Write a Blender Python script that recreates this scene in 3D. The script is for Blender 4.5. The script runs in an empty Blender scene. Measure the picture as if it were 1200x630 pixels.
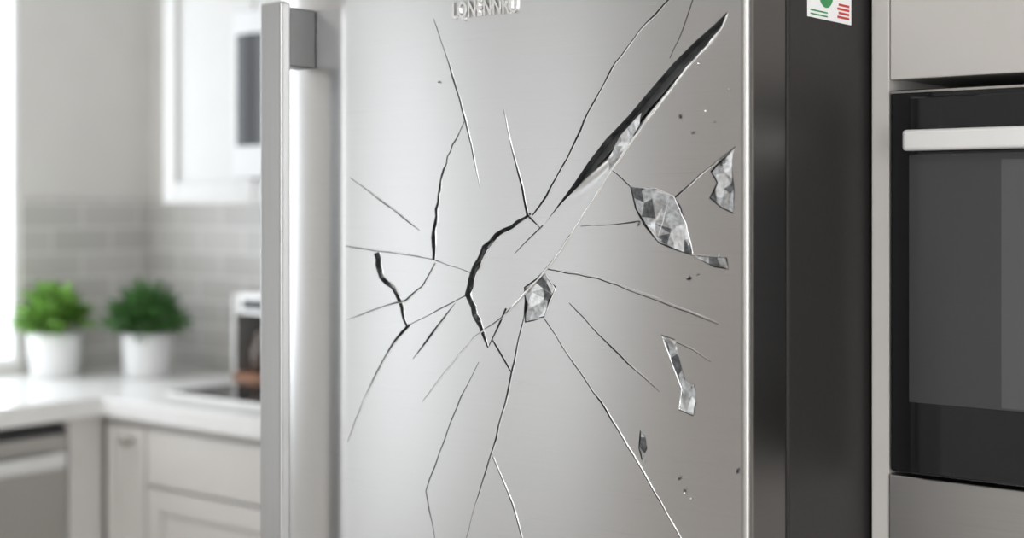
import bpy, bmesh, math, random
from mathutils import Vector, Matrix, geometry, noise as mnoise
random.seed(7)
EYE=1.42; F=1700.0; HZ=240.0; TH=math.radians(39)
C,S=math.cos(TH),math.sin(TH)
scene=bpy.context.scene
try:
    scene.view_settings.view_transform='Standard'
    scene.view_settings.look='None'
    scene.view_settings.exposure=.24
except Exception as e: print(e)

# ---------------------------------------------------------------- materials
def newmat(name):
    m=bpy.data.materials.new(name); m.use_nodes=True
    nt=m.node_tree; b=nt.nodes['Principled BSDF']; return m,nt,b
def mat(name,col,rough=.5,metal=0,noise=0.0,nscale=20,bump=0.0,spec=None,coat=0,bdist=.002):
    m,nt,b=newmat(name)
    b.inputs['Roughness'].default_value=rough; b.inputs['Metallic'].default_value=metal
    b.inputs['Base Color'].default_value=(*col,1)
    if spec is not None: b.inputs['Specular IOR Level'].default_value=spec
    if coat: b.inputs['Coat Weight'].default_value=coat
    tc=nt.nodes.new('ShaderNodeTexCoord'); n=nt.nodes.new('ShaderNodeTexNoise')
    n.inputs['Scale'].default_value=nscale; n.inputs['Detail'].default_value=4
    nt.links.new(tc.outputs['Object'],n.inputs['Vector'])
    r=nt.nodes.new('ShaderNodeValToRGB')
    lo=[max(0,c*(1-noise)) for c in col]; hi=[min(1,c*(1+noise)) for c in col]
    r.color_ramp.elements[0].position=.3; r.color_ramp.elements[1].position=.7
    r.color_ramp.elements[0].color=(*lo,1); r.color_ramp.elements[1].color=(*hi,1)
    nt.links.new(n.outputs['Fac'],r.inputs['Fac']); nt.links.new(r.outputs['Color'],b.inputs['Base Color'])
    if bump:
        bp=nt.nodes.new('ShaderNodeBump'); bp.inputs['Strength'].default_value=bump; bp.inputs['Distance'].default_value=bdist
        nt.links.new(n.outputs['Fac'],bp.inputs['Height']); nt.links.new(bp.outputs['Normal'],b.inputs['Normal'])
    return m
def steel(name,col=(.6,.6,.6),rough=.3,aniso=.7,tangent=(1,0,0),stretch=(1.5,1.5,420),bump=.05,var=.06):
    m,nt,b=newmat(name)
    b.inputs['Metallic'].default_value=1
    b.inputs['Anisotropic'].default_value=aniso
    cx=nt.nodes.new('ShaderNodeCombineXYZ')
    for i in range(3): cx.inputs[i].default_value=tangent[i]
    nt.links.new(cx.outputs[0],b.inputs['Tangent'])
    tc=nt.nodes.new('ShaderNodeTexCoord'); mp=nt.nodes.new('ShaderNodeMapping')
    mp.inputs['Scale'].default_value=stretch
    nt.links.new(tc.outputs['Object'],mp.inputs['Vector'])
    n=nt.nodes.new('ShaderNodeTexNoise'); n.inputs['Scale'].default_value=3; n.inputs['Detail'].default_value=5; n.inputs['Roughness'].default_value=.65
    nt.links.new(mp.outputs[0],n.inputs['Vector'])
    r=nt.nodes.new('ShaderNodeValToRGB')
    r.color_ramp.elements[0].position=.25; r.color_ramp.elements[1].position=.75
    r.color_ramp.elements[0].color=(*[c*(1-var) for c in col],1); r.color_ramp.elements[1].color=(*[min(1,c*(1+var)) for c in col],1)
    nt.links.new(n.outputs['Fac'],r.inputs['Fac']); nt.links.new(r.outputs[0],b.inputs['Base Color'])
    mr=nt.nodes.new('ShaderNodeMapRange'); mr.inputs[3].default_value=rough*.94; mr.inputs[4].default_value=rough*1.06
    nt.links.new(n.outputs['Fac'],mr.inputs[0]); nt.links.new(mr.outputs[0],b.inputs['Roughness'])
    bp=nt.nodes.new('ShaderNodeBump'); bp.inputs['Strength'].default_value=bump; bp.inputs['Distance'].default_value=.0004
    nt.links.new(n.outputs['Fac'],bp.inputs['Height']); nt.links.new(bp.outputs['Normal'],b.inputs['Normal'])
    return m
def tilemat(name,axis):
    m,nt,b=newmat(name); b.inputs['Roughness'].default_value=.3
    tc=nt.nodes.new('ShaderNodeTexCoord'); sp=nt.nodes.new('ShaderNodeSeparateXYZ'); cb=nt.nodes.new('ShaderNodeCombineXYZ')
    nt.links.new(tc.outputs['Object'],sp.inputs[0])
    nt.links.new(sp.outputs[axis],cb.inputs[0]); nt.links.new(sp.outputs[2],cb.inputs[1])
    br=nt.nodes.new('ShaderNodeTexBrick'); br.inputs['Scale'].default_value=1
    br.inputs['Brick Width'].default_value=.21; br.inputs['Row Height'].default_value=.075
    br.inputs['Mortar Size'].default_value=.003; br.inputs['Mortar Smooth'].default_value=.3
    br.inputs['Color1'].default_value=(.43,.42,.40,1); br.inputs['Color2'].default_value=(.51,.495,.475,1)
    br.inputs['Mortar'].default_value=(.72,.71,.69,1)
    nt.links.new(cb.outputs[0],br.inputs['Vector']); nt.links.new(br.outputs['Color'],b.inputs['Base Color'])
    bp=nt.nodes.new('ShaderNodeBump'); bp.inputs['Strength'].default_value=.3; bp.inputs['Distance'].default_value=.002; bp.invert=True
    nt.links.new(br.outputs['Fac'],bp.inputs['Height']); nt.links.new(bp.outputs['Normal'],b.inputs['Normal'])
    return m

M_steel=steel('brushed_stainless',(.575,.575,.575),.28,.78,tangent=(0,0,1),stretch=(1.5,1.5,1000),bump=.006,var=.035)
M_liner=mat('gash_inner_metal',(.50,.50,.50),.36,.95,.25,60,.3)
M_edge=steel('door_corner_dimmed_steel',(.30,.29,.28),.35,.5,tangent=(0,0,1),stretch=(1.5,1.5,750),bump=.01)  # darker copy of the door steel, tones down the corner highlight
M_handle=steel('handle_stainless',(.42,.42,.42),.30,.4,tangent=(0,0,1),stretch=(300,300,1.5),bump=.01)
M_bracket=mat('handle_bracket_metal',(.15,.15,.15),.4,.9,.04)
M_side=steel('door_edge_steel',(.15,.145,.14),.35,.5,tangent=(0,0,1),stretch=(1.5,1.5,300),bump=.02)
M_body=mat('fridge_side_paint',(.022,.020,.019),.5,0,.08,200,.05,spec=.3)
M_dark=mat('door_core_dark',(.06,.06,.06),.5,.5,.3,60,.3)
M_cut=mat('torn_metal_edge',(.07,.075,.075),.4,.7,.6,90,.5)
M_chip=mat('bright_torn_metal',(.92,.93,.94),.2,1,.06,80,.3)
M_sh1=mat('shard_metal_light',(.74,.75,.76),.30,1,.2,200,.5,bdist=.001)
M_chip2=mat('grey_torn_metal',(.46,.47,.48),.32,1,.35,200,.5,bdist=.001)
M_chip3=mat('dark_torn_metal',(.13,.135,.14),.35,1,.5,200,.5,bdist=.001)
M_logo=mat('logo_chrome',(.66,.65,.64),.25,1,.03)
M_gasket=mat('rubber_gasket',(.015,.015,.015),.7)
M_wall=mat('wall_paint',(.62,.605,.58),.8,0,.02,6,.05)
M_wallback=mat('wall_paint_rear',(.55,.545,.535),.8,0,.02,6,.05)
M_ceil=mat('ceiling_paint',(.8,.8,.79),.9,0,.01,6)
M_cab=mat('cabinet_white',(.50,.495,.48),.5,0,.015,10)
M_cabt=mat('cabinet_taupe',(.44,.42,.40),.45,0,.02,10)
M_base=mat('cabinet_greige',(.60,.58,.555),.45,0,.02,10)
M_ctr=mat('quartz_counter',(.74,.735,.725),.25,0,.03,25)
M_pot=mat('white_ceramic',(.74,.74,.74),.35,0,.02,12)
M_soil=mat('potting_soil',(.05,.03,.02),.9,0,.5,80,.5)
M_leafA=mat('basil_leaf',(.18,.36,.07),.45,0,.45,30)
M_leafB=mat('herb_leaf',(.065,.17,.045),.5,0,.45,30)
M_stem=mat('stem_green',(.10,.22,.04),.6)
M_black=mat('black_glass',(.008,.008,.009),.08,0,.1,5)
M_blackp=mat('black_plastic',(.02,.02,.022),.4,0,.1,30)
M_glass=mat('oven_window_glass',(.06,.06,.063),.14,.4,.04,3)  # grey base stands in for the room reflected in black glass
M_knob=mat('satin_nickel',(.6,.58,.55),.3,1,.03)
M_wood=mat('wood_brown',(.22,.10,.05),.5,0,.4,25)
M_floor=mat('floor_stone',(.42,.39,.36),.45,0,.12,4,.05)
M_frame=mat('window_frame_white',(.8,.8,.8),.4,0,.02)
M_white=mat('label_white',(.85,.85,.85),.5,0,.01)
M_green=mat('label_green',(.03,.25,.08),.5,0,.05)
M_red=mat('label_red',(.55,.04,.04),.5,0,.05)
M_bwhite=mat('appliance_white',(.56,.56,.56),.35,0,.02)
M_walnut=mat('added_door_walnut',(.34,.26,.21),.5,0,.15,5)  # tone chosen for its reflection in the fridge door
M_tileA=tilemat('subway_tile_left',1); M_tileB=tilemat('subway_tile_back',0)

# ---------------------------------------------------------------- helpers
def mkobj(name,verts,faces,mats,mi=None,smooth=False,parent=None):
    me=bpy.data.meshes.new(name); me.from_pydata([tuple(v) for v in verts],[],faces); me.update()
    if not isinstance(mats,(list,tuple)): mats=[mats]
    for m in mats: me.materials.append(m)
    if mi: 
        for p,i in zip(me.polygons,mi): p.material_index=i
    if smooth:
        for p in me.polygons: p.use_smooth=True
    o=bpy.data.objects.new(name,me); scene.collection.objects.link(o)
    if parent: par(o,parent)
    return o
def par(o,p):
    o.parent=p; o.matrix_parent_inverse=Matrix.Translation(p.location).inverted()
def empty(name,loc):
    e=bpy.data.objects.new(name,None); e.location=loc; e.empty_display_size=.05
    scene.collection.objects.link(e); return e
def box(name,x0,x1,y0,y1,z0,z1,m,parent=None,bev=0.0,seg=2):
    bm=bmesh.new(); bmesh.ops.create_cube(bm,size=1)
    for v in bm.verts:
        v.co=Vector(((x0+x1)/2+v.co.x*(x1-x0),(y0+y1)/2+v.co.y*(y1-y0),(z0+z1)/2+v.co.z*(z1-z0)))
    if bev>0: bmesh.ops.bevel(bm,geom=bm.edges[:],offset=bev,segments=seg,profile=.5,affect='EDGES')
    me=bpy.data.meshes.new(name); bm.to_mesh(me); bm.free(); me.materials.append(m)
    o=bpy.data.objects.new(name,me); scene.collection.objects.link(o)
    if parent: par(o,parent)
    return o
def lathe(name,prof,cx,cy,m,parent=None,n=48,axis='Z'):
    vs=[];fs=[]
    for (r,z) in prof:
        for k in range(n):
            a=2*math.pi*k/n
            if axis=='Z': vs.append((cx+r*math.cos(a),cy+r*math.sin(a),z))
    for i in range(len(prof)-1):
        for k in range(n):
            fs.append((i*n+k,i*n+(k+1)%n,(i+1)*n+(k+1)%n,(i+1)*n+k))
    return mkobj(name,vs,fs,m,smooth=True,parent=parent)
def cyl(name,p0,p1,r,m,parent=None,n=24):
    p0=Vector(p0);p1=Vector(p1);d=(p1-p0);L=d.length
    bm=bmesh.new(); bmesh.ops.create_cone(bm,cap_ends=True,segments=n,radius1=r,radius2=r,depth=L)
    q=d.to_track_quat('Z','Y').to_matrix().to_4x4()
    bmesh.ops.transform(bm,matrix=Matrix.Translation((p0+p1)/2)@q,verts=bm.verts)
    me=bpy.data.meshes.new(name); bm.to_mesh(me); bm.free(); me.materials.append(m)
    for p in me.polygons: p.use_smooth=len(p.vertices)==4
    o=bpy.data.objects.new(name,me); scene.collection.objects.link(o)
    if parent: par(o,parent)
    return o

# ---------------------------------------------------------------- room shell
WX=-3.83; WY=2.88; RX=2.2; BY=-3.2; CH=2.6
box('floor',WX-.1,RX+.1,BY-.1,WY+.1,-.1,0,M_floor)
box('ceiling',WX-.1,RX+.1,BY-.1,WY+.1,CH,CH+.1,M_ceil)
def wall_with_openings(name,fixed0,fixed1,a0,a1,ops,m,axis):
    """axis 'Y': wall runs along Y; ops = list of (a,b,z0,z1)"""
    e=empty(name,((fixed0+fixed1)/2,(a0+a1)/2,0) if axis=='Y' else ((a0+a1)/2,(fixed0+fixed1)/2,0))
    def seg(n,a,b,z0,z1):
        if b-a<1e-4 or z1-z0<1e-4: return
        if axis=='Y': box(n,fixed0,fixed1,a,b,z0,z1,m,e)
        else: box(n,a,b,fixed0,fixed1,z0,z1,m,e)
    cur=a0;i=0
    for (a,b,z0,z1) in sorted(ops):
        seg('panel_%d'%i,cur,a,0,CH); seg('sill_%d'%i,a,b,0,z0); seg('head_%d'%i,a,b,z1,CH); cur=b;i+=1
    seg('panel_%d'%i,cur,a1,0,CH)
W1=(.75,2.415,.95,2.35); W2=(-2.74,-2.44,.15,2.35); W3=(-1.80,-1.30,.15,2.35)  # second and third openings are added, unseen, for bright bands in the steel
wall_with_openings('wall_left',WX-.03,WX,BY,WY,[W1,W2,W3],M_wall,'Y')
box('wall_back',WX-.12,RX+.12,WY,WY+.12,0,CH,M_wall)
wall_with_openings('wall_right',RX,RX+.12,BY,WY,[(-2.4,-.2,.5,2.3)],M_wallback,'Y')
wall_with_openings('wall_front',BY-.12,BY,WX-.12,RX+.12,[(-.4,1.2,.9,2.3)],M_wallback,'X')
box('wall_partition',-1.46,RX,2.13,WY,0,CH,M_wall)
d1=empty('door_1',(-3.4,BY+.02,0))  # unseen door added so its tan tone reflects in the steel
box('leaf',-3.72,-3.02,BY+.002,BY+.04,.005,2.08,M_walnut,d1,.003)
for i,(a,b) in enumerate([(.2,.95),(1.1,1.95)]): box('raised_panel_%d'%i,-3.62,-3.12,BY+.038,BY+.05,a,b,M_walnut,d1,.008)
box('casing_l',-3.79,-3.725,BY+.002,BY+.045,0,2.15,M_frame,d1,.003); box('casing_r',-3.015,-2.95,BY+.002,BY+.045,0,2.15,M_frame,d1,.003); box('casing_t',-3.79,-2.95,BY+.002,BY+.045,2.085,2.15,M_frame,d1,.003)
cyl('door_knob',(-3.07,BY+.04,1.0),(-3.07,BY+.09,1.0),.022,M_knob,d1)
def window(name,axis,f,a,b,z0,z1,t=.045,dp=.06):
    e=empty(name,(f,(a+b)/2,z0) if axis=='Y' else ((a+b)/2,f,z0))
    def bb(n,aa,bb_,zz0,zz1):
        if axis=='Y': box(n,f-dp,f+.0,aa,bb_,zz0,zz1,M_frame,e,.003)
        else: box(n,aa,bb_,f-dp,f,zz0,zz1,M_frame,e,.003)
    bb('jamb_a',a,a+t,z0,z1); bb('jamb_b',b-t,b,z0,z1); bb('rail_bottom',a+t,b-t,z0,z0+t); bb('rail_top',a+t,b-t,z1-t,z1)
    if b-a>.6: bb('mullion',(a+b)/2-.02,(a+b)/2+.02,z0+t,z1-t)
window('window_1','Y',WX-.002,*W1,.02,.026); window('added_window_2','Y',WX-.002,*W2,.02,.026); window('added_window_3','Y',WX-.002,*W3,.03,.026)
window('added_window_4','X',BY-.03,-.4,1.2,.9,2.3); window('added_window_5','Y',RX+.09,-2.4,-.2,.5,2.3)  # both unseen, added to bring more light into the room
box('wall_tile_left',WX,WX+.008,2.42,WY-.008,.92,EYE+.02,M_tileA)
box('wall_tile_back',WX,-1.46,WY-.008,WY,.92,EYE+.02,M_tileB)

# ---------------------------------------------------------------- fridge
XL,XR,YD=-1.442,-.722,1.265; XF=-1.289; DT=.074; Z0,Z1=.05,1.88
fr=empty('refrigerator',((XL+XR)/2,1.6,0))
def door(px,py,y=YD):
    cx=(px-600)/F; cz=(HZ-py)/F
    dx=cx*C-S; dy=cx*S+C; t=y/dy
    return Vector((t*dx,EYE+t*cz))
box('body',XL+.004,XR,YD+DT+.008,2.06,.03,Z1,M_body,fr,.003)
box('gasket',XL+.02,XR-.006,YD+DT-.001,YD+DT+.009,Z0+.01,Z1-.01,M_gasket,fr)
for i,(x,y) in enumerate([(XL+.05,1.42),(XR-.05,1.42),(XL+.05,2.0),(XR-.05,2.0)]):
    cyl('foot_%d'%i,(x,y,0),(x,y,.04),.02,M_blackp,fr)
# door shell profile (left curve and right rounded corner)
def strip(name,prof,m):
    vs=[];fs=[]
    for (x,y) in prof: vs+= [(x,y,Z0),(x,y,Z1)]
    for i in range(len(prof)-1): fs.append((2*i,2*i+2,2*i+3,2*i+1))
    return mkobj(name,vs,fs,m,smooth=True,parent=fr)
pl=[]
for i in range(25):
    u=i/24; x=XF-(XF-XL-.012)*u; pl.append((x,YD+.005*u+.021*u*u))
ylast=pl[-1][1]
for i in range(1,9):
    a=i/8*math.pi/2; pl.append((XL+.012-.012*math.sin(a)*1.0,ylast+.012*(1-math.cos(a))+.0*a))
pl.append((XL,YD+DT))
strip('door_curved_edge',pl[::-1],M_steel)
rr=.009; pr=[]
for i in range(9):
    a=i/8*math.pi/2; pr.append((XR-rr+rr*math.sin(a),YD+rr*(1-math.cos(a))))
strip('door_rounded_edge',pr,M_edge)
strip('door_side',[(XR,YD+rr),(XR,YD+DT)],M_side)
box('door_core',XF-.14,XR-.0015,YD+.026,YD+DT-.001,Z0,Z1-.001,M_dark,fr)
box('door_core_face',XF,XR-.012,YD+.013,YD+.026,Z0,Z1-.001,M_dark,fr)

# --- cracks
cr=[ # points (px,py,width)
 [(508,22,1),(516,45,2),(522,62,2.6),(535,105,3.2),(545,140,3.2),(555,185,2),(562,218,.8)],
 [(545,140,1.2),(530,170,2.5),(518,205,3.5),(511,245,4.5),(508,278,5.5),(508,305,4)],
 [(590,128,.8),(600,175,2),(612,220,3.6),(618,252,4.6)],
 [(787,-4,3.2),(750,35,2.6),(720,75,3),(690,130,3.2),(665,185,3),(640,230,3.4),(624,252,2)],
 [(813,-4,2.2),(800,35,1.8),(785,68,1.4)],
 [(410,208,.9),(450,238,2.6),(470,253,2.2),(492,270,.8)],
 [(403,288,1.6),(440,294,1.7),(480,299,1.5),(508,304,2),(553,320,1.2)],
 [(441,296,6),(447,325,6.5),(460,336,5.5),(468,352,6),(477,382,3)],
 [(510,308,2.4),(495,335,2.6),(475,352,3),(440,362,2),(404,375,1)],
 [(480,380,4.5),(462,400,4.5),(450,420,3),(425,470,2),(407,518,.8)],
 [(480,380,1.4),(515,362,1.8),(548,345,1.6)],
 [(622,250,4),(600,266,5),(582,275,6),(568,290,8),(555,318,8.5),(548,345,7),(560,375,6.5),(572,407,3)],
 [(618,252,4),(628,262,2),(634,268,1)],
 [(636,264,2.4),(603,297,1)],
 [(484,420,.8),(505,392,3.8),(533,355,1)],
 [(593,361,3),(584,382,3),(572,407,2)],
 [(577,398,3),(590,420,4),(599,436,2)],
 [(614,372,1.8),(605,410,3.2),(595,460,3.8),(578,525,3.2),(565,565,2),(545,634,1)],
 [(561,424,.9),(540,465,1.8),(515,530,2),(499,575,2),(510,634,1.2)],
 [(577,535,1.2),(600,590,1.8),(612,634,1.4)],
 [(637,372,1.6),(665,415,2.2),(710,480,2.8),(755,555,2.2),(800,634,1.2)],
 [(667,355,1.6),(700,390,3),(735,425,2.6),(773,459,1)],
 [(640,315,1.6),(700,326,1.8),(770,352,1.8),(842,380,1.2)],
 [(680,265,.9),(720,263,2),(750,259,2.8)],
 [(716,198,1.4),(738,218,2.4)],
 [(790,232,3),(820,205,2.4),(862,172,2)],
 [(790,400,2),(812,410,1.3),(833,424,1)],
 [(668,275,2),(652,300,2),(640,315,3),(616,342,2),(590,370,2.2),(555,395,1.3),(530,425,1)],
 [(616,342,1.5),(614,372,2)],
 [(530,425,.8),(510,450,.9),(495,470,.7)],
]
cr=[[(x,y,w*(.64 if w<4.9 else .95)) for (x,y,w) in c] for c in cr]
quads=[];outl=[]
def densify(pts,jit,step=11):
    out=[]
    for i in range(len(pts)-1):
        a=pts[i];b=pts[i+1];L=math.hypot(b[0]-a[0],b[1]-a[1]);n=max(1,int(L/step))
        for k in range(n):
            u=k/n; j=0 if (k==0) else random.uniform(-jit,jit)
            nx,ny=-(b[1]-a[1])/L,(b[0]-a[0])/L
            out.append((a[0]+(b[0]-a[0])*u+nx*j,a[1]+(b[1]-a[1])*u+ny*j,a[2]+(b[2]-a[2])*u if len(a)>2 else 0))
    out.append(pts[-1]); return out
liplines=[];inner=[]
for ci,c in enumerate(cr):
    w=max(p[2] for p in c)
    P=densify(c,.6 if w<5 else 1.3, 12 if w<5 else 7)
    Lp=[];Rp=[];e1=[];e2=[];ia=[];ib=[]
    for i,p in enumerate(P):
        a=P[max(0,i-1)];b=P[min(len(P)-1,i+1)];L=math.hypot(b[0]-a[0],b[1]-a[1])
        nx,ny=-(b[1]-a[1])/L,(b[0]-a[0])/L; h=p[2]*.5*random.uniform(.8,1.2)
        Lp.append(door(p[0]+nx*h,p[1]+ny*h)); Rp.append(door(p[0]-nx*h,p[1]-ny*h))
        s=1 if nx>0 else -1
        e1.append((p[0]+s*nx*(h+.3),p[1]+s*ny*(h+.3)))
        ia.append((p[0]+nx*h,p[1]+ny*h)); ib.append((p[0]-nx*h*.1,p[1]-ny*h*.1))
    outl.append(Lp+Rp[::-1])
    if w>=1.5: liplines.append(e1)
    if ci in (7,11): inner.append(ia+ib[::-1])
    for i in range(len(P)-1): quads.append([Lp[i],Lp[i+1],Rp[i+1],Rp[i]])
# gash
up=[(852,14),(838,28),(815,48),(789,74),(763,104),(736,136),(710,163),(690,189),(671,217),(654,240),(636,266)]
lo=[(852,15),(845,32),(828,54),(805,78),(783,108),(755,143),(737,169),(718,196),(705,216),(690,240),(668,275)]
gash=[door(*p) for p in up]+[door(*p) for p in lo[::-1]]
outl.append(gash)
# shards
shards={
 'shard_a':([(739,219),(770,222),(789,230),(796,243),(803,262),(811,298),(790,291),(772,284),(757,264),(746,245)],34),
 'shard_b':([(834,202),(845,188),(860,174),(857,196),(859,222),(859,249),(846,243),(832,231),(841,214)],18),
 'shard_c':([(811,299),(830,301),(850,302),(853,315),(836,311),(824,306)],6),
 'shard_d':([(615,337),(628,328),(637,318),(641,328),(650,337),(642,352),(637,370),(626,374),(616,376),(617,356)],28),
 'shard_e':([(775,393),(791,399),(796,420),(802,445),(813,450),(815,470),(812,486),(795,479),(799,460),(795,440),(786,424),(782,405)],20),
 'shard_f':([(750,505),(756,512),(757,524),(752,537),(749,524)],3),
 'shard_g':([(713,186),(722,168),(735,150),(752,132),(750,146),(742,160),(734,175),(722,190),(714,199)],18),
}
for k,(pts,n) in shards.items():
    if k=='shard_g': continue
    cxm=sum(p[0] for p in pts)/len(pts); cym=sum(p[1] for p in pts)/len(pts)
    ex=[]
    for p in pts:
        d=math.hypot(p[0]-cxm,p[1]-cym); e=random.uniform(.8,2.4)
        ex.append(door(p[0]+(p[0]-cxm)/d*e,p[1]+(p[1]-cym)/d*e))
    outl.append(ex)
def pip(pt,poly):
    x,y=pt;ins=False;n=len(poly);j=n-1
    for i in range(n):
        xi,yi=poly[i];xj,yj=poly[j]
        if (yi>y)!=(yj>y) and x<(xj-xi)*(y-yi)/(yj-yi)+xi: ins=not ins
        j=i
    return ins
polys=outl[len(cr):]
V=[Vector((XF,Z0)),Vector((XR-rr,Z0)),Vector((XR-rr,Z1)),Vector((XF,Z1))]; E=[(0,1),(1,2),(2,3),(3,0)]
for o in outl:
    b=len(V); V+=[Vector((max(XF,min(XR-rr,p.x)),p.y)) for p in o]
    E+=[(b+i,b+(i+1)%len(o)) for i in range(len(o))]
rv,re,rf,_,_,_=geometry.delaunay_2d_cdt(V,E,[],0,1e-6)
keep=[]
bq=[(min(p.x for p in q),max(p.x for p in q),min(p.y for p in q),max(p.y for p in q),q) for q in quads+polys]
for f in rf:
    c=(sum(rv[i].x for i in f)/3,sum(rv[i].y for i in f)/3)
    hit=False
    for (a,b,c0,d,q) in bq:
        if a<=c[0]<=b and c0<=c[1]<=d and pip(c,q): hit=True;break
    if not hit: keep.append(tuple(f))
# orient toward -Y
kk=[]
for f in keep:
    a,b,c=[rv[i] for i in f]
    kk.append(f if (b-a).cross(c-a)>0 else f[::-1])
sheet=mkobj('door_front_sheet',[(v.x,YD,v.y) for v in rv],kk,[M_steel,M_cut],parent=fr)
bm=bmesh.new(); bm.from_mesh(sheet.data)
bmesh.ops.delete(bm,geom=[v for v in bm.verts if not v.link_faces],context='VERTS')
# cut walls
be=[e for e in bm.edges if e.is_boundary]
g=bmesh.ops.extrude_edge_only(bm,edges=be)
for v in [x for x in g['geom'] if isinstance(x,bmesh.types.BMVert)]: v.co.y+=.0125
for f in [x for x in g['geom'] if isinstance(x,bmesh.types.BMFace)]: f.material_index=1
bm.to_mesh(sheet.data); bm.free()
# flap bent inward behind the gash
def interp(pts,u):
    s=u*(len(pts)-1);i=min(int(s),len(pts)-2);t=s-i
    return (pts[i][0]*(1-t)+pts[i+1][0]*t,pts[i][1]*(1-t)+pts[i+1][1]*t)
def smooth(x): x=max(0,min(1,x)); return x*x*(3-2*x)
def strip_between(name,fa,fb,N,K,dfun,m):
    vs=[];fs=[]
    for i in range(N+1):
        u=i/N; A=fa(u);B=fb(u)
        for j in range(K+1):
            v=j/K; P=door(A[0]+(B[0]-A[0])*v,A[1]+(B[1]-A[1])*v); vs.append((P.x,YD+dfun(u,v),P.y))
    for i in range(N):
        for j in range(K):
            q=i*(K+1)+j; fs.append((q,q+K+1,q+K+2,q+1))
    o=mkobj(name,vs,fs,m,smooth=True,parent=fr)
    bm=bmesh.new(); bm.from_mesh(o.data); bmesh.ops.remove_doubles(bm,verts=bm.verts,dist=1e-6); bmesh.ops.recalc_face_normals(bm,faces=bm.faces)
    if sum(f.normal.y for f in bm.faces)>0: bmesh.ops.reverse_faces(bm,faces=bm.faces)
    bm.to_mesh(o.data); bm.free()
def offu(u): return (.95-.40*smooth(u*1.6))*smooth((1-u)*2.0)
def mix2(a,b,t): return (a[0]+(b[0]-a[0])*t,a[1]+(b[1]-a[1])*t)
fA=lambda u: mix2(interp(up,u),interp(lo,u),offu(u))
fB=lambda u: interp(lo,u)
kf=lambda u: smooth(u*6)*smooth((1-u)*1.5)
strip_between('door_bent_flap',fA,fB,90,10,lambda u,v:.0118*kf(u)*(1-v)**2.0,M_steel)
# crumpled inner liner visible between torn edge and flap
fC=lambda u: mix2(interp(up,u),interp(lo,u),-.02)
strip_between('gash_liner',fC,lambda u: mix2(interp(up,u),interp(lo,u),min(1,offu(u)*1.02)),80,6,lambda u,v:.0122-.0085*v*smooth(u*5)*smooth((1-u)*3)+.0005*math.sin(u*70+v*4)*v,M_liner)
# shards (crumpled torn metal)
def facet(name,pts,n,amp,ybase,mid=True,pal=None,sm=True):
    ring=[]
    for i in range(len(pts)):
        a=pts[i];b=pts[(i+1)%len(pts)]
        ring.append(door(*a)); 
        if mid: ring.append(door((a[0]+b[0])/2+random.uniform(-.7,.7),(a[1]+b[1])/2+random.uniform(-.7,.7)))
    xs=[p.x for p in ring];ys=[p.y for p in ring]; V=list(ring);E=[(i,(i+1)%len(ring)) for i in range(len(ring))]
    tr=0
    while len(V)<len(ring)+n and tr<4000:
        tr+=1; p=Vector((random.uniform(min(xs),max(xs)),random.uniform(min(ys),max(ys))))
        if pip(p,ring): V.append(p)
    rv,_,rf,_,_,_=geometry.delaunay_2d_cdt(V,E,[],0,1e-6)
    vs=[(v.x,ybase+random.uniform(-amp,amp),v.y) for v in rv]; fs=[];mi=[]
    for f in rf:
        c=(sum(rv[i].x for i in f)/3,sum(rv[i].y for i in f)/3)
        if pip(c,ring):
            a,b,cc=[rv[i] for i in f]
            fs.append(tuple(f) if (b-a).cross(cc-a)>0 else tuple(f[::-1]))
            nv=mnoise.noise(Vector((c[0]*70,c[1]*40,3)))
            mi.append(random.choice(pal) if pal else (0 if nv>.12 else (2 if nv<-.28 else 1)))
    mkobj(name,vs,fs,[M_sh1,M_chip2,M_chip3],mi,smooth=sm,parent=fr)
for k,(pts,n) in shards.items(): facet(k,pts,n,.0008,YD+.001 if k!='shard_g' else YD-.0005)
for i,pg in enumerate(inner): facet('crack_inner_%d'%i,pg,8,.0012,YD+.0045,False,(1,2,2,2),False)
specks=[(797,136,3,5),(812,155,3,3),(828,130,2,2),(838,143,1.5,2),(855,105,2,2),(515,96,1.5,2),(807,326,3,5),(818,322,2,2),(797,560,2,4),(803,575,3,5),(811,583,2,2),(865,552,3,6),(812,452,2,4),(843,300,2,2),(755,540,1.5,3),(820,75,2,2),(748,262,2,5)]
for i,(x,y,w,h) in enumerate(specks):
    pts=[(x+w*math.cos(a)*random.uniform(.6,1.1)*.8,y+h*math.sin(a)*random.uniform(.6,1.1)*.8) for a in [k*math.pi/3 for k in range(6)]]
    facet('chip_%d'%i,pts,2,.0012,YD-.0014,sm=False,pal=(0,1,2,2))
# bright lips along tear edges
def lip(name,pts,r,m=M_chip,jit=.5,step=9):
    cu=bpy.data.curves.new(name,'CURVE'); cu.dimensions='3D'; cu.bevel_depth=r; cu.bevel_resolution=2
    sp=cu.splines.new('POLY'); P=densify([(p[0],p[1],0) for p in pts],jit,step); sp.points.add(len(P)-1)
    for i,p in enumerate(P):
        q=door(p[0],p[1]); sp.points[i].co=(q.x,YD-.0001,q.y,1); sp.points[i].radius=random.uniform(.4,1.3)*(min(1,.3+min(i,len(P)-1-i)/4))
    cu.materials.append(m); o=bpy.data.objects.new(name,cu); scene.collection.objects.link(o); par(o,fr)
lip('lip_gash',[(p[0]+1,p[1]+1) for p in lo]+[(652,301),(640,316),(616,343),(590,371)],.0015)
lip('lip_a',[(590,372),(555,396),(530,426),(497,468)],.0006)
lip('lip_b',[(641,313),(701,324),(771,349),(842,378)],.0005)
lip('lip_c',[(579,535),(602,590),(614,634)],.0005)
lip('lip_e',[(791,399),(813,409),(834,424)],.0004)
lip('lip_f',[(741,219),(770,221),(790,230),(804,262),(812,298)],.0007)
lip('lip_g',[(404,287),(440,292),(480,297),(553,318)],.0004)
lip('lip_h',[(617,376),(638,372),(651,338),(638,318)],.0007)
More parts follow.
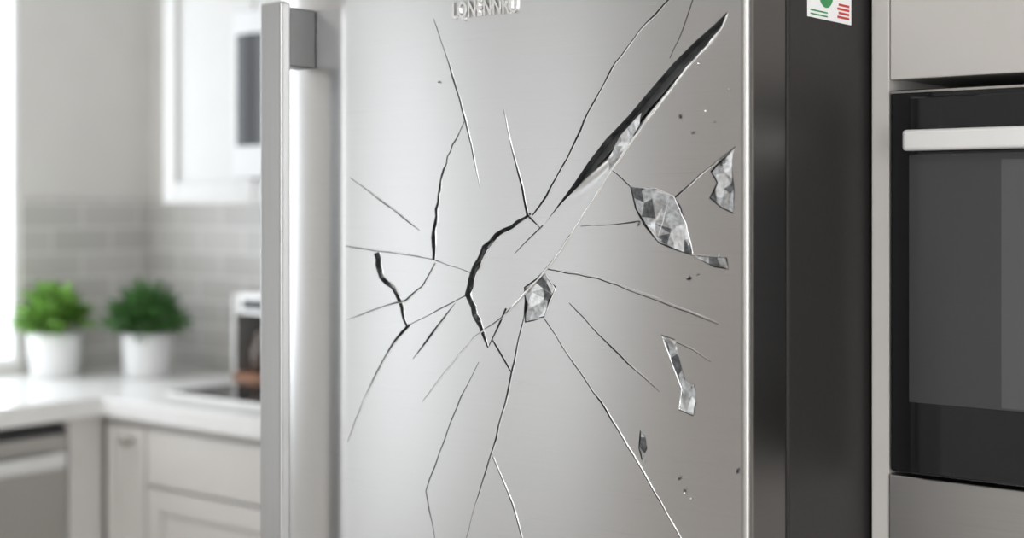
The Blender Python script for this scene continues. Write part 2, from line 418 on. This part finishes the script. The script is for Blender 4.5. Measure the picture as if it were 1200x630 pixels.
lip('lip_i',[(811,298),(850,301)],.0006)
lip('lip_j',[(776,393),(787,424),(799,455),(796,479),(812,486)],.0007)
lip('lip_k',[(775,237),(797,250)],.0005); lip('lip_l',[(755,262),(785,255),(808,270)],.0005); lip('lip_m',[(785,232),(770,283)],.0005)
for i,e1 in enumerate(liplines): lip('crack_lip_%d'%i,e1,.0006,M_chip,0,50)
# lettering
p0=door(531,22);p1=door(607,13)
cu=bpy.data.curves.new('logo_letters','FONT'); cu.body='LQNENNRU'; cu.size=.026; cu.extrude=.0012; cu.bevel_depth=.0003; cu.space_character=1.05; cu.offset=.0004
cu.materials.append(M_logo)
lg=bpy.data.objects.new('logo_letters',cu); scene.collection.objects.link(lg)
bpy.context.view_layer.update()
wd=lg.dimensions.x
lg.scale=((p1.x-p0.x)/wd,1,1); lg.rotation_euler=(math.pi/2,0,0); lg.location=(p0.x,YD-.001,p0.y)
par(lg,fr)
# handle
hx0,hx1=-1.388,-1.3475; hy=1.212
box('handle_bar',hx0,hx1,hy,hy+.016,.62,EYE+.252,M_handle,fr,.003,3)
box('handle_bracket_top',hx0+.004,hx1-.001,hy+.014,YD+.006,EYE+.172,EYE+.246,M_bracket,fr,.002)
box('handle_bracket_bottom',hx0+.004,hx1-.001,hy+.014,YD+.006,.66,.734,M_bracket,fr,.002)
# energy label on side
def sidept(px,py,X=XR):
    cx=(px-600)/F; cz=(HZ-py)/F; dx=cx*C-S; dy=cx*S+C; t=X/dx
    return t*dy,EYE+t*cz
ya,_=sidept(946,0); yb,_=sidept(997,0)
zt=EYE+.30; zb=sidept(970,24)[1]
box('energy_label',XR,XR+.0006,ya,yb,zb,zt,M_white,fr)
ym=(ya+yb)/2
cyl('label_disc',(XR+.0004,ym-.010,zb+.030),(XR+.0012,ym-.010,zb+.030),.017,M_green,fr)
cyl('label_disc_inner',(XR+.0005,ym-.010,zb+.031),(XR+.0014,ym-.010,zb+.031),.008,M_white,fr)
for i in range(4): box('label_text_%d'%i,XR+.0004,XR+.0011,yb-.034+.003*(i%2),yb-.006,zb+.005+i*.0045,zb+.0075+i*.0045,M_red,fr)
for i in range(2): box('label_line_%d'%i,XR+.0004,XR+.001,ya+.006,ya+.045,zb+.003+i*.004,zb+.0045+i*.004,M_green,fr)

# ---------------------------------------------------------------- oven tower
TY=1.53; TX0=-.716; TX1=-.09
tw=empty('oven_tower_cabinet',((TX0+TX1)/2,1.8,0))
ox0=-.694; oz0=EYE-.297; oz1=EYE+.128
box('side_panel_left',TX0,ox0-.001,TY,2.12,0,2.3,M_cabt,tw,.001)
box('side_panel_right',TX1-.022,TX1,TY,2.12,0,2.3,M_cabt,tw,.001)
box('upper_door',ox0,TX1-.023,TY,TY+.02,oz1+.012,2.3,M_cabt,tw,.0015)
box('upper_carcass',ox0,TX1-.023,TY+.022,2.12,oz1+.014,2.3,M_cabt,tw)
M_drawer=steel('drawer_stainless',(.42,.41,.40),.35,.6,bump=.02)
box('drawer_front',ox0,TX1-.023,TY-.003,TY+.018,oz0-.2,oz0-.004,M_drawer,tw,.0015)
box('lower_door',ox0,TX1-.023,TY,TY+.02,.1,oz0-.205,M_cabt,tw,.0015)
box('lower_carcass',ox0,TX1-.023,TY+.022,2.12,0,oz0-.004,M_cabt,tw)
ov=empty('built_in_oven',((ox0+TX1)/2,1.6,oz0))
box('oven_chassis',ox0+.002,TX1-.026,TY-.004,2.0,oz0,oz1,M_black,ov,.003)
dx0=-.6615
box('oven_top_trim',ox0+.003,TX1-.027,TY-.0065,TY-.003,oz1-.004,oz1-.0015,M_knob,ov)
box('oven_door',dx0,TX1-.03,TY-.024,TY-.005,oz0+.004,oz1-.010,M_black,ov,.002)
box('oven_window',dx0+.001,TX1-.05,TY-.0246,TY-.022,oz0+.082,oz1-.073,M_glass,ov)
M_glass2=mat('oven_window_inner',(.10,.10,.103),.15,.4,.04,3)  # lighter grey base, again in place of a reflection
box('oven_window_inner_pane',dx0+.103,TX1-.14,TY-.0250,TY-.0244,oz0+.084,oz1-.08,M_glass2,ov)
hz=EYE+.069
M_ovh=mat('oven_handle_metal',(.74,.74,.73),.33,.4,.02)
box('oven_handle',dx0+.004,TX1-.04,TY-.052,TY-.040,hz-.011,hz+.012,M_ovh,ov,.004,3)
box('oven_handle_post_l',dx0+.03,dx0+.05,TY-.042,TY-.022,hz-.006,hz+.006,M_ovh,ov)
box('oven_handle_post_r',TX1-.09,TX1-.07,TY-.042,TY-.022,hz-.006,hz+.006,M_ovh,ov)

# ---------------------------------------------------------------- counters
CX=-3.21; CY=2.264; FX=-3.23; FY=2.284; CT=.92
ct=empty('countertop',(-3.4,2.5,CT))
vsl=[(WX+.008,.0),(CX,.0),(CX,CY),(-1.462,CY),(-1.462,WY-.009),(WX+.008,WY-.009)]
bm=bmesh.new(); b=[bm.verts.new((x,y,CT-.05)) for x,y in vsl]; f=bm.faces.new(b)
r=bmesh.ops.extrude_face_region(bm,geom=[f]); bmesh.ops.translate(bm,vec=(0,0,.05),verts=[v for v in r['geom'] if isinstance(v,bmesh.types.BMVert)])
bmesh.ops.recalc_face_normals(bm,faces=bm.faces); bmesh.ops.bevel(bm,geom=bm.edges[:],offset=.004,segments=2,affect='EDGES')
me=bpy.data.meshes.new('slab'); bm.to_mesh(me); bm.free(); me.materials.append(M_ctr)
sl=bpy.data.objects.new('slab',me); scene.collection.objects.link(sl); par(sl,ct)
def shaker(name,axis,f,a,b,z0,z1,m,p,flat=False,rail=.055):
    """axis 'X': front faces -Y at y=f, spans X ; axis 'Y': faces +X at x=f, spans Y"""
    def bb(n,a_,b_,z0_,z1_,d0,d1,bev=.0015):
        if axis=='X': box(n,a_,b_,f+d0,f+d1,z0_,z1_,m,p,bev)
        else: box(n,f-d1,f-d0,a_,b_,z0_,z1_,m,p,bev)
    if flat: bb(name,a,b,z0,z1,0,.02,.002); return
    bb(name+'_panel',a+.01,b-.01,z0+.01,z1-.01,.010,.02,0)
    bb(name+'_stile_l',a,a+rail,z0,z1,0,.02); bb(name+'_stile_r',b-rail,b,z0,z1,0,.02)
    bb(name+'_rail_b',a+rail,b-rail,z0,z0+rail,.0005,.0195); bb(name+'_rail_t',a+rail,b-rail,z1-rail,z1,.0005,.0195)
def knob(x,y,z,dirv,p,nm='knob'):
    d=Vector(dirv); a=Vector((x,y,z)); cyl(nm+'_stem',a,a+d*.015,.005,M_knob,p); cyl(nm+'_head',a+d*.014,a+d*.026,.013,M_knob,p)
bc=empty('base_cabinet_run',(-2.4,2.5,0))
box('carcass',FX-.02,-1.462,FY+.021,WY-.01,.1,CT-.052,M_base,bc); box('toe_kick',FX-.02,-1.462,FY+.07,WY-.01,0,.1,M_base,bc)
shaker('corner_door','X',FY,-3.215,-3.055,.12,.85,M_base,bc,rail=.035); knob(-3.105,FY,EYE-.605,(0,-1,0),bc,'knob_0')
shaker('drawer_a','X',FY,-3.045,-2.45,EYE-.71,.85,M_base,bc,True); shaker('door_a','X',FY,-3.045,-2.45,.12,EYE-.718,M_base,bc)
knob(-2.50,FY,.60,(0,-1,0),bc,'knob_2')
shaker('drawer_b','X',FY,-2.44,-1.47,EYE-.71,.85,M_base,bc,True); shaker('door_b','X',FY,-2.44,-1.96,.12,EYE-.718,M_base,bc); shaker('door_c','X',FY,-1.95,-1.47,.12,EYE-.718,M_base,bc)
bl=empty('base_cabinet_side_run',(-3.5,1.2,0))
box('carcass',WX+.01,FX-.021,2.176,FY+.0,.1,CT-.052,M_base,bl); box('filler',FX-.02,FX,2.18,FY-.001,.1,CT-.052,M_base,bl,.001)
box('carcass_b',WX+.01,FX-.021,.02,1.565,.1,CT-.052,M_base,bl); box('toe_kick',WX+.01,FX-.07,.02,1.565,0,.1,M_base,bl); box('toe_kick_b',WX+.01,FX-.07,2.176,FY,0,.1,M_base,bl)
for i,(a,b) in enumerate([(.03,.53),(.54,1.04),(1.05,1.56)]):
    shaker('drawer_%d'%i,'Y',FX,a,b,.71,.85,M_base,bl,True); shaker('door_%d'%i,'Y',FX,a,b,.12,.70,M_base,bl); knob(FX,(a+b)/2,.78,(1,0,0),bl,'knob_%d'%i)
# dishwasher
dw=empty('dishwasher',(-3.5,1.87,0)); M_dw=steel('dishwasher_steel',(.50,.49,.47),.35,.6,tangent=(0,1,0))
box('tub',WX+.02,FX-.02,1.572,2.172,.02,.86,M_blackp,dw); box('door_panel',FX-.018,FX+.006,1.575,2.170,.1,.852,M_dw,dw,.003)
box('control_strip',FX-.016,FX+.0065,1.58,2.165,.835,.851,M_blackp,dw)
box('handle_bar',FX+.03,FX+.045,1.60,2.145,EYE-.665,EYE-.628,M_ovh,dw,.005,3)
box('handle_post_a',FX+.004,FX+.032,1.63,1.65,EYE-.655,EYE-.64,M_handle,dw); box('handle_post_b',FX+.004,FX+.032,2.10,2.12,EYE-.655,EYE-.64,M_handle,dw)
# cooktop
ck=empty('cooktop',(-2.8,2.6,CT))
box('cooktop_frame',-3.125,-2.40,2.405,2.82,CT,CT+.005,M_knob,ck,.002); box('cooktop_glass',-3.115,-2.41,2.415,2.81,CT+.003,CT+.008,M_black,ck,.001)
M_ring=mat('burner_ring_grey',(.12,.12,.12),.4)
for i,(x,y,r_) in enumerate([(-2.93,2.52,.075),(-2.93,2.70,.06),(-2.6,2.52,.06),(-2.6,2.70,.075)]):
    lathe('burner_ring_%d'%i,[(r_,CT+.0081),(r_,CT+.0086),(r_-.004,CT+.0086),(r_-.004,CT+.0081)],x,y,M_ring,ck)
# uppers
ub=empty('upper_cabinet_run',(-2.6,2.7,EYE)); UY=2.53; UZ=EYE+.006
box('carcass_left',-3.30,-2.92,UY+.021,WY-.009,UZ,2.35,M_cab,ub,.001)
shaker('upper_door_a','X',UY,-3.30,-2.925,UZ,2.35,M_cab,ub)
box('shelf_under_microwave',-2.92,-2.22,UY+.0,WY-.009,UZ,EYE+.064,M_cab,ub,.001)
box('carcass_over_microwave',-2.92,-2.22,UY+.021,WY-.009,EYE+.505,2.35,M_cab,ub,.001)
shaker('upper_door_b','X',UY,-2.918,-2.575,EYE+.505,2.35,M_cab,ub); shaker('upper_door_c','X',UY,-2.57,-2.222,EYE+.505,2.35,M_cab,ub)
box('carcass_right',-2.218,-1.47,UY+.021,WY-.009,UZ,2.35,M_cab,ub,.001)
shaker('upper_door_d','X',UY,-2.217,-1.85,UZ,2.35,M_cab,ub); shaker('upper_door_e','X',UY,-1.845,-1.472,UZ,2.35,M_cab,ub)
mw=empty('microwave',(-2.55,2.6,EYE+.07))
box('microwave_body',-2.914,-2.226,2.49,2.86,EYE+.066,EYE+.50,M_bwhite,mw,.006); box('microwave_door',-2.912,-2.42,2.45,2.489,EYE+.068,EYE+.498,M_bwhite,mw,.005)
box('microwave_window',-2.895,-2.47,2.4485,2.455,EYE+.15,EYE+.437,M_black,mw,.002); box('microwave_panel',-2.415,-2.228,2.45,2.489,EYE+.068,EYE+.498,M_blackp,mw,.005)
cyl('microwave_handle',(-2.44,2.43,EYE+.12),(-2.44,2.43,EYE+.45),.008,M_knob,mw)
# coffee maker
cm=empty('coffee_maker',(-3.13,2.78,CT)); DX=.125
M_silver=mat('coffee_maker_silver',(.55,.54,.52),.35,.6,.03)
def cb(n,a,b,c,d,e_,f_,m,bev): box(n,a+DX,b+DX,c+.005,d+.005,e_,f_,m,cm,bev)
cb('cm_base',-3.34,-3.16,2.70,2.86,CT,CT+.025,M_wood,.004); cb('cm_back',-3.34,-3.16,2.81,2.86,CT+.025,CT+.25,M_silver,.004)
cb('cm_side_l',-3.34,-3.325,2.70,2.81,CT+.025,CT+.25,M_silver,.003); cb('cm_side_r',-3.175,-3.16,2.70,2.81,CT+.025,CT+.25,M_silver,.003)
cb('cm_head',-3.325,-3.175,2.705,2.81,CT+.19,CT+.25,M_silver,.004); cb('cm_cavity',-3.324,-3.176,2.80,2.81,CT+.026,CT+.189,M_blackp,0)
M_cof=mat('coffee_jug_glass',(.05,.03,.02),.1,0,.2)
lathe('cm_jug',[(0,CT+.026),(.04,CT+.026),(.052,CT+.05),(.052,CT+.09),(.035,CT+.13),(.037,CT+.145),(.033,CT+.145),(0,CT+.14)],-3.25+DX,2.757,M_cof,cm)
cb('cm_display',-3.30,-3.20,2.7035,2.706,CT+.205,CT+.235,M_blackp,0)
# plants
def plant(name,cx,cy,r,h,R,H,leafL,leafW,n,m,ml):
    e=empty(name,(cx,cy,CT))
    lathe('pot',[(0,CT+.001),(r*.86,CT+.001),(r*.88,CT+.004),(r*.98,CT+h*.8),(r*1.0,CT+h),(r*.93,CT+h),(r*.90,CT+h*.9),(0,CT+h*.9)],cx,cy,M_pot,e)
    lathe('soil',[(0,CT+h*.93),(r*.90,CT+h*.92)],cx,cy,M_soil,e)
    vs=[];fs=[];mi=[]
    for i in range(n):
        th=random.uniform(0,2*math.pi); ph=random.uniform(0,1)**.7; rr_=random.uniform(.35,1)
        el=math.pi/2*(1-ph*.95)
        base=Vector((cx+R*rr_*math.cos(el)*math.cos(th),cy+R*rr_*math.cos(el)*math.sin(th),CT+h*.9+H*(.12+.8*rr_*math.sin(el))*random.uniform(.75,1.0)))
        out=Vector((math.cos(th)*math.cos(el),math.sin(th)*math.cos(el),math.sin(el)*.8+.1+random.uniform(-.4,.3)))
        out+=Vector([random.uniform(-.45,.45) for _ in range(3)]); out.normalize()
        sd=out.cross(Vector((random.uniform(-.3,.3),random.uniform(-.3,.3),1))).normalized(); up_=sd.cross(out)
        L=leafL*random.uniform(.7,1.2);W=leafW*random.uniform(.7,1.2); b=len(vs)
        pts=[(0,0,0),(.3,.42,.06),(.65,.38,.04),(1,0,-.12),(.65,-.38,.04),(.3,-.42,.06),(.35,0,-.02),(.68,0,-.05)]
        for (a,s,u_) in pts:
            q=base+out*a*L+sd*s*W+up_*u_*L; q.x=max(q.x,WX+.014+random.uniform(0,.004)); vs.append(q)
        for q in [(0,1,6),(1,2,7,6),(2,3,7),(0,6,5),(6,7,4,5),(7,3,4)]: fs.append(tuple(b+k for k in q)); mi.append(0)
        if i%5==0:
            b=len(vs); s0=Vector((cx+random.uniform(-.3,.3)*r,cy+random.uniform(-.3,.3)*r,CT+h*.9)); w=Vector((.0015,0,0)); w2=Vector((0,.0015,0))
            vs+= [s0-w,s0+w,base+w,base-w,s0-w2,s0+w2,base+w2,base-w2]; fs+=[(b,b+1,b+2,b+3),(b+4,b+5,b+6,b+7)]; mi+=[1,1]
    mkobj('foliage',vs,fs,[m,M_stem],mi,parent=e)
plant('potted_basil',-3.714,2.459,.078,.13,.090,.155,.055,.046,330,M_leafA,None)
plant('potted_herb',-3.505,2.63,.076,.128,.10,.150,.060,.020,520,M_leafB,None)

# ---------------------------------------------------------------- lights
def area(name,loc,rot,sx,sy,power,col=(1,1,1)):
    l=bpy.data.lights.new(name,'AREA'); l.shape='RECTANGLE'; l.size=sx; l.size_y=sy; l.energy=power; l.color=col
    o=bpy.data.objects.new(name,l); o.location=loc; o.rotation_euler=rot; scene.collection.objects.link(o); return o
def winlight(i,W,p,col=(.93,.97,1),ex=0):
    area('light_panel_%d'%i,(WX-.08,(W[0]+W[1])/2,(W[2]+W[3])/2),(0,-math.pi/2,0),W[3]-W[2]+ex,W[1]-W[0]+ex,p,col)
winlight(1,W1,26,(.88,.94,1),.16); winlight(2,W2,5.2); winlight(3,W3,5.2)  # all but the first are added for the door's reflected bands
area('light_panel_4',(.4,BY-.2,1.6),(math.pi/2,0,0),1.6,1.4,14,(.98,.99,1))  # added light from behind the camera, source unseen
area('light_panel_5',(RX+.2,-1.3,1.4),(0,math.pi/2,0),1.8,2.2,100,(.99,.995,1))  # added light from the right to brighten the left wall
area('added_overhead_a',(.6,-1.0,CH-.01),(0,0,0),1.4,1.4,42,(1,.985,.97))  # added overhead fill for soft light, no lamp in view
area('added_overhead_b',(-2.9,1.0,CH-.01),(0,0,0),.8,.8,9,(1,.985,.97))  # second added fill above, toward the counters
w=bpy.data.worlds.new('World'); scene.world=w; w.use_nodes=True
w.node_tree.nodes['Background'].inputs[0].default_value=(.92,.96,1,1); w.node_tree.nodes['Background'].inputs[1].default_value=1.2

# ---------------------------------------------------------------- camera
cd=bpy.data.cameras.new('camera'); cd.sensor_width=36; cd.lens=F/1200*36; cd.shift_y=-(315-HZ)/1200
cd.dof.use_dof=True; cd.dof.focus_distance=1.58; cd.dof.aperture_fstop=2.6; cd.clip_start=.02
co=bpy.data.objects.new('camera',cd); co.location=(0,0,EYE); co.rotation_euler=(math.pi/2,0,TH); scene.collection.objects.link(co); scene.camera=co
